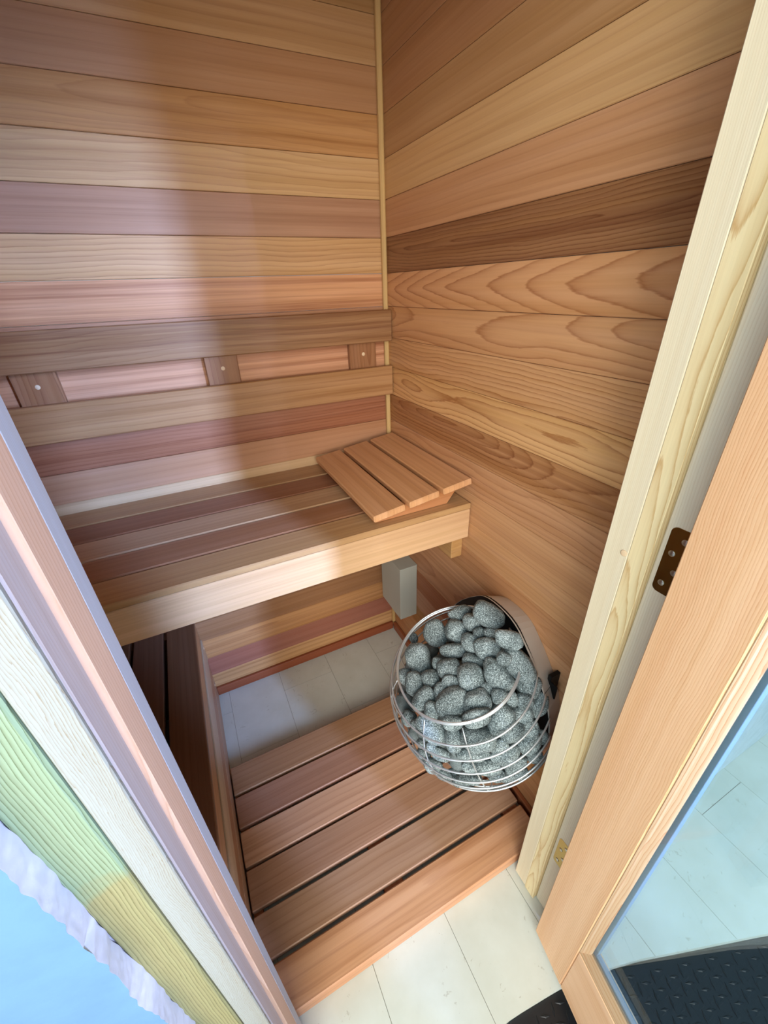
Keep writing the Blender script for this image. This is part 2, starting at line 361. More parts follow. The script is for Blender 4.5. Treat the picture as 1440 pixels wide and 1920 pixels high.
# ---- tile floor, running on under the threshold to a curved front edge
def edge_y(x):
    pts = [(-3, -1.32), (-1.2, -1.20), (-.6, -1.157), (-.313, -1.157), (-.189, -1.172), (-.069, -1.199), (.01, -1.222), (.325, -1.331), (.9, -1.55), (2.2, -2.1)]
    for (a, ya), (b_, yb) in zip(pts, pts[1:]):
        if a <= x <= b_:
            t = (x - a) / (b_ - a); return ya + (yb - ya) * t
    return -1.3
mb = MB()
def slab(x0, x1, y0, y1, z0, z1):
    """tile clipped to the curved edge"""
    n = 6; top = []
    for i in range(n + 1):
        x = x0 + (x1 - x0) * i / n; top.append((x, max(y0, edge_y(x))))
    if all(q[1] >= y1 - .002 for q in top): return
    top = [(x, min(y, y1 - .001)) for x, y in top]
    out = top + [(x1, y1), (x0, y1)]
    m_ = len(out); c_ = [(x, y, z1) for x, y in out] + [(x, y, z0) for x, y in out]
    mb.raw(c_, [tuple(range(m_)), tuple(range(m_, 2 * m_))[::-1]] + [(i, m_ + i, m_ + (i + 1) % m_, (i + 1) % m_) for i in range(m_)])
for i in range(-6, 12):
    x0 = -.152 + i * .2; off = -.11 if i % 2 == 0 else -.31
    for j in range(-3, 6):
        y1 = off - j * .4; y0 = y1 - .4
        if x0 > .05 - .21 + .2 and y1 > -.95 and x0 >= .04: y1 = min(y1, -.95)
        if y1 > .02: y1 = .02
        if y1 - y0 < .01: continue
        em = min(edge_y(x0), edge_y(x0 + .2))
        if y1 < em + .13: continue                       # no slivers along the curved edge
        if y0 < em + .13: y0 = -9
        slab(x0 + .0006, x0 + .1994, y0 + .0006, y1 - .0006, -.025, 0)
mb.build('floor', TILE, kind='structure', origin=Vector((0, 0, 0)), label='pale limestone tile floor')
mb = MB()
out = [(x / 10, edge_y(x / 10) + .004) for x in range(-14, 23)]
m_ = len(out); P4 = out + [(2.2, .02), (-1.4, .02)]; m_ = len(P4)
mb.raw([(x, y, -.0015) for x, y in P4] + [(x, y, -.03) for x, y in P4], [tuple(range(m_)), tuple(range(m_, 2 * m_))[::-1]] + [(i, m_ + i, m_ + (i + 1) % m_, (i + 1) % m_) for i in range(m_)])
mb.build('trim_5', GROUT, kind='structure', origin=Vector((0, 0, -.03)), label='grout bed under the floor tiles')

# ---- baseboards and corner trim
mb = MB(); mb.board((-.79, -.013, .001), (-.014, -.0005, .040), 'x', 'z', (150, 78, 50), 60, .5, .1, .2)
mb.build('baseboard_back', CEDAR, kind='structure', label='reddish baseboard along the back wall')
mb = MB(); mb.board((-.013, -.94, .001), (-.0005, -.014, .040), 'y', 'z', (150, 84, 54), 60, .5, .1, .2)
mb.build('baseboard_right', CEDAR, kind='structure', label='reddish baseboard along the right wall')
mb = MB()
for a, b_ in ((.905, 2.13), (.041, .765)):
    mb.board((-.0155, -.0165, a), (-.0005, -.0005, b_), 'z', 'x', (206, 168, 118), 40, .2, .2, .1, bev=.004)
mb.build('trim_1', CEDAR, kind='structure', label='pale square corner trim between back and right walls')

# ================================================================== UPPER BENCH
ub = thing('upper_bench', (-.53, -.25, .766), label='upper cedar bench along the back wall with a deep pale front board', cat='bench')
YF = -.492; ZB = .876
cols = [(192, 148, 108), (168, 118, 90), (196, 156, 126), (154, 104, 80), (180, 138, 102)]
for i in range(5):
    y0 = YF + i * .0985
    m = MB(); m.board((-1.067 if i != 4 else -1.03, y0, ZB - .018), (-.002, y0 + .0925, ZB), 'x', 'y', cols[i], 70, .4, .12, .3, bev=.003); m.build('slat', CEDAR, ub)
m = MB(); m.board((-1.068, -.0035, ZB - .03), (-.02, -.0002, ZB + .030), 'x', 'z', (206, 168, 134), 60, .3, .2, .2); m.build('wall_strip', CEDAR, ub, label='pale strip where the bench meets the wall')
m = MB(); m.board((-1.067, YF + .002, ZB - .110), (-.002, YF + .021, ZB - .0195), 'x', 'z', (220, 176, 142), 60, .22, .2, .2, bev=.0025); m.build('front_board', CEDAR, ub, label='pale front board')
for x0 in (-.039, -1.067):
    m = MB(); m.board((x0, -.464, .686), (x0 + .038, -.004, .857), 'y', 'z', (196, 148, 100), 60, .4, .1, .3, bev=.002); m.build('support', CEDAR, ub)

# ================================================================== BACKREST
br = thing('backrest', (-.53, -.02, 1.08), label='slatted wooden backrest of two long rails on the back wall', cat='backrest')
m = MB(); m.board((-1.066, -.040, 1.247), (-.003, -.021, 1.336), 'x', 'z', (160, 116, 82), 80, .9, .13, .5, bev=.002, streak=.8); m.build('rail', CEDAR, br, label='darker upper rail')
m = MB(); m.board((-1.066, -.040, 1.082), (-.003, -.021, 1.173), 'x', 'z', (178, 130, 90), 70, .6, .14, .4, bev=.002, streak=.55); m.build('rail', CEDAR, br, label='lower rail')
for x0, x1 in ((-.141, -.052), (-.562, -.476), (-.985, -.895)):
    m = MB(); m.board((x0, -.0205, 1.09), (x1, -.001, 1.31), 'z', 'x', (158, 108, 76), 110, .9, .02, .4, bev=.0015)
    b_ = m.build('spacer_block', CEDAR, br)
    m = MB(); m.disc(((x0 + x1) / 2 + .001, -.0205, 1.2135), (0, -1, 0), .0055, .001, dome=.0015); m.build('plug', PLUG, b_, smooth=True)

# ================================================================== LOWER BENCH
lb = thing('lower_bench', (-.93, -.48, 0), label='low slatted bench along the left wall with boarded side', cat='bench')
XS = -.789; ZL = .400
for i, x1 in enumerate((XS + .0, XS - .0975, XS - .195)):
    x0 = x1 - .0865 if i < 2 else -1.066
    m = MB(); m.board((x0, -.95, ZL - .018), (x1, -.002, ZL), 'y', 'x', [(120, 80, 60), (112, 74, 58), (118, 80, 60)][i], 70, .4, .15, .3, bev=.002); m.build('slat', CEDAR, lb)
for i, (z0, z1, c_) in enumerate(((.302, .3815, (190, 140, 104)), (.203, .296, (206, 178, 158)), (.108, .197, (186, 138, 112)), (.006, .102, (190, 150, 128)))):
    m = MB(); m.board((XS - .019, -.95, z0), (XS - .001 + (.004 if i == 1 else 0), -.003, z1), 'y', 'z', c_, 60, .4, .15, .3, bev=.002); s_ = m.build('side_board', CEDAR, lb)
    if i in (1, 3):
        m = MB(); m.disc((XS + .0032 if i == 1 else XS - .001, -.03, z1 - .02), (1, 0, 0), .0055, .001, dome=.002); m.build('plug', PLUG, s_, smooth=True)
for y0 in (-.93, -.5, -.045):
    m = MB(); m.board((-1.06, y0, .012), (XS - .021, y0 + .038, ZL - .0185), 'x', 'z', (150, 104, 76), 60, .3, .2, .2); m.build('support', CEDAR, lb)

# ================================================================== DUCKBOARD
db = thing('floor_duckboard', (-.4, -.65, 0), label='removable slatted cedar duckboard on the tile floor', cat='duckboard')
ZD = .044
dc = [(176, 130, 102), (178, 128, 108), (212, 160, 134), (182, 136, 114), (176, 134, 112)]
ys = [-.356, -.4555, -.556, -.655, -.757]
for i, y1 in enumerate(ys):
    m = MB(); m.board((-.786, y1 - .0905, ZD - .018), (-.026, y1, ZD), 'x', 'y', dc[i], 60, .5, .14, .35, bev=.0022, streak=[.2, .3, .5, .35, .3][i]); m.build('slat', CEDAR, db)
m = MB(); m.board((-.786, -.9505, .002), (-.026, -.8585, ZD), 'x', 'y', (214, 156, 122), 50, .5, .02, .4, bev=.003, streak=.6); m.build('front_board', CEDAR, db, label='thicker pinkish front board')
for x0, x1 in ((-.785, -.762), (-.471, -.417), (-.081, -.031)):
    m = MB(); m.board((x0, -.857, .001), (x1, -.358, ZD - .0185), 'y', 'x', (170, 100, 66), 60, .3, .2, .2); m.build('batten', CEDAR, db)

# ================================================================== HEADREST
hr = thing('headrest', (-.1475, -.26, ZB + .0005), label='sloping slatted wooden headrest on the right end of the bench', cat='headrest')
tilt = math.radians(7.6)
TF = Matrix.Translation((-.293, 0, .9125)) @ Matrix.Rotation(-tilt, 4, 'Y')
for i in range(3):
    x0 = i * .1
    m = MB(); m.board((x0, -.492, -.0185), (x0 + .0885, -.035, 0), 'y', 'x', (216, 158, 116), 60, .3, .15, .3, bev=.003, tf=TF); m.build('slat', CEDAR, hr)
for y0 in (-.462, -.085):
    m = MB()
    zt = lambda x: .9125 + (x + .293) * math.tan(tilt) - .0187 / math.cos(tilt)
    prof = [(-.272, ZB + .001), (-.062, ZB + .001), (-.022, zt(-.022)), (-.272, zt(-.272))]
    vs_ = [(x, y0, z) for x, z in prof] + [(x, y0 + .019, z) for x, z in prof]
    m.raw(vs_, [(0, 1, 2, 3), (7, 6, 5, 4), (0, 4, 5, 1), (1, 5, 6, 2), (2, 6, 7, 3), (3, 7, 4, 0)], [Vector((x + 9, z, y)) for x, y, z in vs_], (*s2l((184, 122, 80)), .3), (60, .3, .15))
    m.build('wedge', CEDAR, hr)

# ================================================================== GREY BOX
gb = thing('junction_box', (-.037, -.12, .24), label='plain grey metal box on the wall under the bench, in the corner', cat='box')
m = MB(); m.board((-.073, -.203, .240), (-.0005, -.040, .482), 'z', 'y', (150, 150, 140), bev=.0015); m.build('body', BOXM, gb)
m = MB(); m.board((-.0748, -.2048, .4825), (.0 - .0006, -.0385, .4845), 'y', 'x', (150, 150, 140), bev=.0008); m.build('lid', BOXM, gb)

# ================================================================== DOOR FRAME
PG = (222, 212, 188)
def jamb(side):
    s_ = 1 if side == 'r' else -1
    def X(v): return v
    if side == 'r':
        A = (-.133, -.1145); R_ = (-.1224, -.1035); o_ = thing('trim_2', (-.12, -1.0, 0), kind='structure', label='pale pine door jamb on the hinge side with two brass hinges')
    else:
        A = (-.745, -.726); R_ = (-.752, -.7298); o_ = thing('trim_3', (-.74, -1.0, 0), kind='structure', label='pale pine door jamb on the left of the doorway')
    top = 1.93
    m = MB(); yb = -1.0 if side == 'r' else -.990
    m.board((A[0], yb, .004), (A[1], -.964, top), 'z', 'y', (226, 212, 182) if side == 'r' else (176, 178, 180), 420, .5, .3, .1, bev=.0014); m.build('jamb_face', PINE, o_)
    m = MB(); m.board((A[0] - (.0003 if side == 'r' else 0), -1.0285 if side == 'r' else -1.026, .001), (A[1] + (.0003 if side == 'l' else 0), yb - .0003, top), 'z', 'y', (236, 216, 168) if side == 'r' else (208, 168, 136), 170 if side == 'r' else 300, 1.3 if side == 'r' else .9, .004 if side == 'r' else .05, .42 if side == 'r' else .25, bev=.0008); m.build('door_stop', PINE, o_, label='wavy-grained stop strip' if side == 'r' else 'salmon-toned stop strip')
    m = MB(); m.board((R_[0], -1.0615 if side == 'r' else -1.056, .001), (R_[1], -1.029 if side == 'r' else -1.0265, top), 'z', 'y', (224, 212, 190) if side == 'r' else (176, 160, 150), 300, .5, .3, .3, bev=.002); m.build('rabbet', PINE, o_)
    return o_
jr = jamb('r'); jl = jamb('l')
m = MB(); m.disc((-.1333, -1.006 + .012, 1.06), (-1, 0, 0), .0048, .0008, dome=.0004); m.build('plug', PLUG, jr, smooth=True)
# outer edge of the left jamb, with straight dark growth lines
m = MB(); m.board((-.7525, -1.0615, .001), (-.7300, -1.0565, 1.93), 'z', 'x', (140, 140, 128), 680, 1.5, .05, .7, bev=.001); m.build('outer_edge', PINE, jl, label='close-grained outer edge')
m = MB(); m.board((-.752, -1.06, 1.911), (-.1035, -.964, 1.93), 'x', 'y', (224, 212, 186), 300, .4, .3, .2)
m.build('trim_6', PINE, kind='structure', label='head of the pine door frame')

# stud: treated timber left of the frame
m = MB(); m.board((-.7895, -1.0615, 0), (-.7545, -.99, 2.1), 'z', 'x', (138, 140, 110), 400, 1.7, .12, .35, bev=.002)
def stud_stain():
    nt = TREATED.node_tree; N = nt.nodes.new; L = nt.links.new; b = nt.nodes['Principled BSDF']
    src = b.inputs['Base Color'].links[0].from_socket
    tc = N('ShaderNodeTexCoord'); sx = N('ShaderNodeSeparateXYZ'); L(tc.outputs['Object'], sx.inputs[0])
    n = N('ShaderNodeTexNoise'); n.inputs['Scale'].default_value = 45; n.inputs['Detail'].default_value = 5; L(tc.outputs['Object'], n.inputs['Vector'])
    h = mth(nt, 'ADD', sx.outputs[2], mth(nt, 'MULTIPLY', mth(nt, 'SUBTRACT', n.outputs['Fac'], .5), .06))
    f = mth(nt, 'MULTIPLY', mth(nt, 'SUBTRACT', h, 1.005), 40); f = mth(nt, 'MINIMUM', mth(nt, 'MAXIMUM', f, 0.0), 1.0)
    mx = N('ShaderNodeMix'); mx.data_type = 'RGBA'; mx.blend_type = 'MULTIPLY'; mx.inputs['Factor'].default_value = 1
    cm = N('ShaderNodeMix'); cm.data_type = 'RGBA'; L(f, cm.inputs['Factor']); cm.inputs[6].default_value = (1.0, .88, .62, 1); cm.inputs[7].default_value = (.86, 1.08, 1.02, 1)
    L(src, mx.inputs[6]); L(cm.outputs[2], mx.inputs[7]); L(mx.outputs[2], b.inputs['Base Color'])
stud_stain()
m.build('trim_4', TREATED, kind='structure', origin=Vector((0, 0, 0)), label='green treated stud with a yellow-brown lower stain beside the door frame')

# plaster skin with a broken edge
def plaster():
    cut = lambda z: -.7875 + .0035 * noise.noise(Vector((0, 3, z * 9))) + .0016 * noise.noise(Vector((5, 0, z * 60)))
    cut2 = lambda z: -.7885 + .004 * noise.noise(Vector((0, 9, z * 11))) + .0028 * noise.noise(Vector((5, 4, z * 75)))
    NZ = 900; v1 = []; f1 = []
    zs = [2.3 * i / NZ for i in range(NZ + 1)]
    for z in zs: v1 += [(cut2(z), -1.0815, z), (cut2(z) - .012, -1.0818, z), (-3.2, -1.082, z)]
    for i in range(NZ):
        a = i * 3; f1 += [(a, a + 3, a + 4, a + 1), (a + 1, a + 4, a + 5, a + 2)]
    v2 = []; f2 = []; nd = 9
    for z in zs:
        for j in range(nd):
            t = j / (nd - 1); y = -1.0615 + t * (-1.0815 + 1.0615)
            x = cut(z) * (1 - t) + cut2(z) * t + .0012 * noise.noise(Vector((t * 6, 2, z * 260))) * math.sin(t * math.pi)
            # a chip broken out of the edge
            if abs(z - .985) < .007: x -= .009 * (1 - abs(z - .985) / .007) * t
            v2.append((x, y, z))
    for i in range(NZ):
        for j in range(nd - 1):
            a = i * nd + j; f2.append((a, a + nd, a + nd + 1, a + 1))
    # close to a solid: back face
    mb_ = MB()
    mb_.raw(v1, [f[::-1] for f in f1], mi=0); mb_.raw(v2, [f[::-1] for f in f2], mi=1)
    mb_.raw([(-3.2, -1.0616, 0), (-.79, -1.0616, 0), (-.79, -1.0616, 2.3), (-3.2, -1.0616, 2.3)], [(0, 1, 2, 3)], mi=1)
    mb_.raw([(-3.2, -1.082, 2.3), (-.79, -1.082, 2.3), (-.79, -1.0616, 2.3), (-3.2, -1.0616, 2.3)], [(0, 1, 2, 3)], mi=1)
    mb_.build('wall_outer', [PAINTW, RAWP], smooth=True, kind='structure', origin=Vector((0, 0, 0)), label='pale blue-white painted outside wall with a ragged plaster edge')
plaster()
# solid body of the front wall behind lining and plaster
mb = MB()
mb.board((-3.2, -1.06, 0), (-.7905, -1.091 + .115, 2.3), bev=.001); mb.board((-.102, -1.045, 0), (3.0, -.976, 2.3), bev=.001); mb.board((-.79, -1.06, 1.935), (-.102, -.976, 2.3), bev=.001)
mb.build('wall_core', RAWP, kind='structure', label='body of the front wall')
mb = MB(); mb.board((-.101, -1.062, 0.001), (3.0, -1.046, 2.3), bev=.001)
mb.build('wall_outer_right', PAINTR, kind='structure', label='painted outside wall to the right of the door')

m = MB(); m.board((-.1308, -1.105, .001), (-.045, -1.0625, 1.93), 'z', 'x', (214, 204, 184), 300, .4, .3, .2)  # unseen board added to stop light leaking between door and jamb
m.build('light_block_board', PINE, kind='structure', label='added unseen board blocking light through the hinge-side gap')
# ================================================================== DOOR
DW, DH, DT, SW = .615, 1.86, .042, .0935
ang = math.atan2(-.984, -.18)
door = thing('door_1', (-.1765, -1.079, .022), kind='structure', label='open wooden sauna door with a large clear glass pane'); door['_o'] = (0, 0, 0)
door.rotation_euler = (0, 0, ang)          # local x runs from hinge to free edge, local y = towards the outside face
FC = (236, 190, 146)
# after the rotation the inner face (towards the camera) must be local -y ; thickness goes to +y
m = MB(); m.board((0, 0, 0), (SW, DT, DH), 'z', 'x', FC, 340, .95, .25, .5, bev=.002); m.build('hinge_stile', FIR, door)
m = MB(); m.board((DW - SW, 0, 0), (DW, DT, DH), 'z', 'x', FC, 300, .5, .25, .3, bev=.002); m.build('lock_stile', FIR, door)
m = MB(); m.board((SW, 0.0002, 0), (DW - SW, DT, .21), 'x', 'z', (232, 186, 144), 120, .3, .1, .4, bev=.002); m.build('bottom_rail', FIR, door)
m = MB(); m.board((SW, 0.0002, DH - .1), (DW - SW, DT, DH), 'x', 'z', FC, 200, .4, .3, .3, bev=.002); m.build('top_rail', FIR, door)
def bead():
    """sloping moulding round the glass"""
    m = MB(); x0, x1, z0, z1 = SW, DW - SW, .21, DH - .1
    def ring(ins, y): return [(x0 + ins, y, z0 + ins), (x1 - ins, y, z0 + ins), (x1 - ins, y, z1 - ins), (x0 + ins, y, z1 - ins)]
    prof = [(-.0002, .0015), (.001, .0015), (.0035, .004), (.0045, .007), (.0105, .0145), (.0115, .0165), (.0118, .0186)]
    vs_ = []; gr = []
    for q, (a, y) in enumerate(prof):
        for k, p in enumerate(ring(a, y)): vs_.append(p)
    fs = []
    # separate verts per side so the grain runs along each side
    for k in range(4):
        k2 = (k + 1) % 4; v_ = []; g_ = []
        for (a, y) in prof:
            r_ = ring(a, y)
            for p in (r_[k], r_[k2]):
                v_.append(p); along = p[0] if k % 2 == 0 else p[2]; g_.append(Vector((along + 7 + k * 5, a * 1.0, y)))
        f_ = [(2 * j, 2 * j + 1, 2 * j + 3, 2 * j + 2) for j in range(len(prof) - 1)]
        m.raw(v_, f_, g_, (*s2l((178, 146, 110)), .15), (420, 1.2, .2))
    return m
bead().build('glazing_bead', FIR, door, label='pale sloping bead around the glass')
m = MB(); m.board((SW + .004, .0188, .214), (DW - SW - .004, .0228, DH - .104), 'z', 'x', bev=.0003); m.build('glass_pane', GLASS, door)
m = MB()
for lo, hi in (((SW + .008, .0232, .218), (SW + .017, .0325, DH - .108)), ((DW - SW - .017, .0232, .218), (DW - SW - .008, .0325, DH - .108)), ((SW + .017, .0232, .218), (DW - SW - .017, .0325, .227))):
    m.board(lo, hi, bev=.0005)
m.build('glass_spacer', plain('spacer_bar', (120, 134, 142), .5), door, label='grey spacer bar between the panes')
m = MB(); m.board((SW + .004, .0328, .214), (DW - SW - .004, .0358, DH - .104), 'z', 'x', bev=.0003); m.build('glass_pane', GLASS, door)

# hinges (let into the jamb)
def hinge(zc):
    h = MB(); x = -.1229; n = 6; y0, y1, r = -1.0365, -1.071, .008; z0, z1 = zc - .0495, zc + .0495
    out = []
    for cy, cz, a0 in ((y0 - r, z1 - r, 90), (y0 - r, z0 + r, 0)):
        pass
    pts = [(y1, z0)] + [(y0 - r + r * math.cos(math.radians(a)), z0 + r + r * math.sin(math.radians(a))) for a in range(-90, 1, 15)] + [(y0 - r + r * math.cos(math.radians(a)), z1 - r + r * math.sin(math.radians(a))) for a in range(0, 91, 15)] + [(y1, z1)]
    k = len(pts); vs_ = [(x, y, z) for y, z in pts] + [(x + .0025, y, z) for y, z in pts]
    h.raw(vs_, [tuple(range(k))[::-1], tuple(range(k, 2 * k))] + [(i, (i + 1) % k, k + (i + 1) % k, k + i) for i in range(k)])
    h.tube([(-.127, -1.073, z0), (-.127, -1.073, z1)], .0045, 12)
    o = h.build('hinge', BRASS, jr)
    for dy, dz in ((-.0185, .034), (-.0085, .0125), (-.0185, -.0125), (-.0085, -.034)):
        s_ = MB(); s_.disc((x - .0002, y0 + dy - .001, zc + dz), (-1, 0, 0), .0042, .0006, dome=.0006)
        s_.build('screw', SCREWM, o, smooth=True)
hinge(1.075); hinge(.281)

# ================================================================== SAUNA HEATER
HC = Vector((-.1258, -.7219, .4307)); HK = .398
HN = Vector((-HK, 0, 1)).normalized()
def bowl(u):
    return .212 * math.sqrt(max(0, 1 - (u / .2459) ** 2.6)) if u > 0 else .212 * math.sqrt(max(0, 1 - (u / .2006) ** 2))
ht = thing('sauna_heater', (-.15, -.72, .25), label='round stainless wire-basket sauna heater full of stones on the right wall', cat='heater')
half = [(.700, .0), (.699, .02), (.696, .04), (.690, .057), (.682, .071), (.670, .085), (.645, .113), (.608, .148), (.576, .172), (.542, .192), (.51, .203), (.47, .209), (.43, .208), (.39, .198), (.35, .180), (.315, .153), (.285, .118), (.265, .080), (.256, .04), (.254, 0)]
HY = -.703
outl = [(HY - h_, z) for z, h_ in half] + [(HY + h_, z) for z, h_ in half[-2:0:-1]]
def shrink(p, k): return (HY + (p[0] - HY) * k, .47 + (p[1] - .47) * min(1, k + .035))
m = MB(); k = len(outl); layers = [(-.0615, .992), (-.0615, 1.0), (-.059, 1.0), (-.0006, .872)]
vs_ = [];
for x, s_ in layers:
    for p in outl: q = shrink(p, s_); vs_.append((x, q[0], q[1]))
fs = []
for j in range(len(layers) - 1):
    for i in range(k): fs.append((j * k + i, (j + 1) * k + i, (j + 1) * k + (i + 1) % k, j * k + (i + 1) % k))
m.raw(vs_, fs); cs = m.build('casing', SHEET, ht, smooth=False, label='satin steel side casing')
for i_ in (8, 12):
    q0 = Vector((-.0595, *shrink(outl[i_], 1.001))); q1 = Vector((-.001, *shrink(outl[i_], .873)))
    m = MB(); m.tube([q0, q1], .0006, 6); m.build('seam', DARKM, cs)
m = MB(); vs_ = [(-.058, *shrink(p, .99)) for p in outl] + [(-.054, *shrink(p, .98)) for p in outl]
m.raw(vs_, [tuple(range(k)), tuple(range(k, 2 * k))[::-1]] + [(i, (i + 1) % k, k + (i + 1) % k, k + i) for i in range(k)]); m.build('back_plate', DARKM, ht, label='dark plate behind the stones')
# seams on the casing
def circ(u, x_lim=-.0585, rr=None, n=120):
    r = bowl(u) if rr is None else rr
    e1 = HN.cross(Vector((0, 1, 0))).normalized(); e2 = Vector((0, 1, 0)); c_ = HC + HN * u
    pts = []
    for i in range(n + 1):
        a = 2 * math.pi * i / n
        pts.append(c_ + (e1 * math.cos(a) + e2 * math.sin(a)) * r)
    # e1 direction: start from the wall side
    d0 = e1 if e1.x > 0 else -e1
    pts = [c_ + (d0 * math.cos(a) + e2 * math.sin(a)) * r for a in [2 * math.pi * i / n for i in range(n + 1)]]
    return [p for p in pts if p.x < x_lim]
offs = [.1889, .1518, .117, .0737, .0311, -.0075, -.043, -.076, -.106, -.132, -.154, -.172, -.186]
for i, u in enumerate(offs):
    m = MB(); pts = circ(u)
    if len(pts) < 6: continue
    m.tube(pts, .0030 if i == 0 else .0024, 8); m.build('ring', STEEL, ht, smooth=True, **({'label': 'thicker top rim wire'} if i == 0 else {}))
m = MB(); m.tube([p + HN * .0062 for p in circ(.1889)], .0022, 8); m.build('ring', STEEL, ht, smooth=True, label='second rim wire doubled on the top rim')
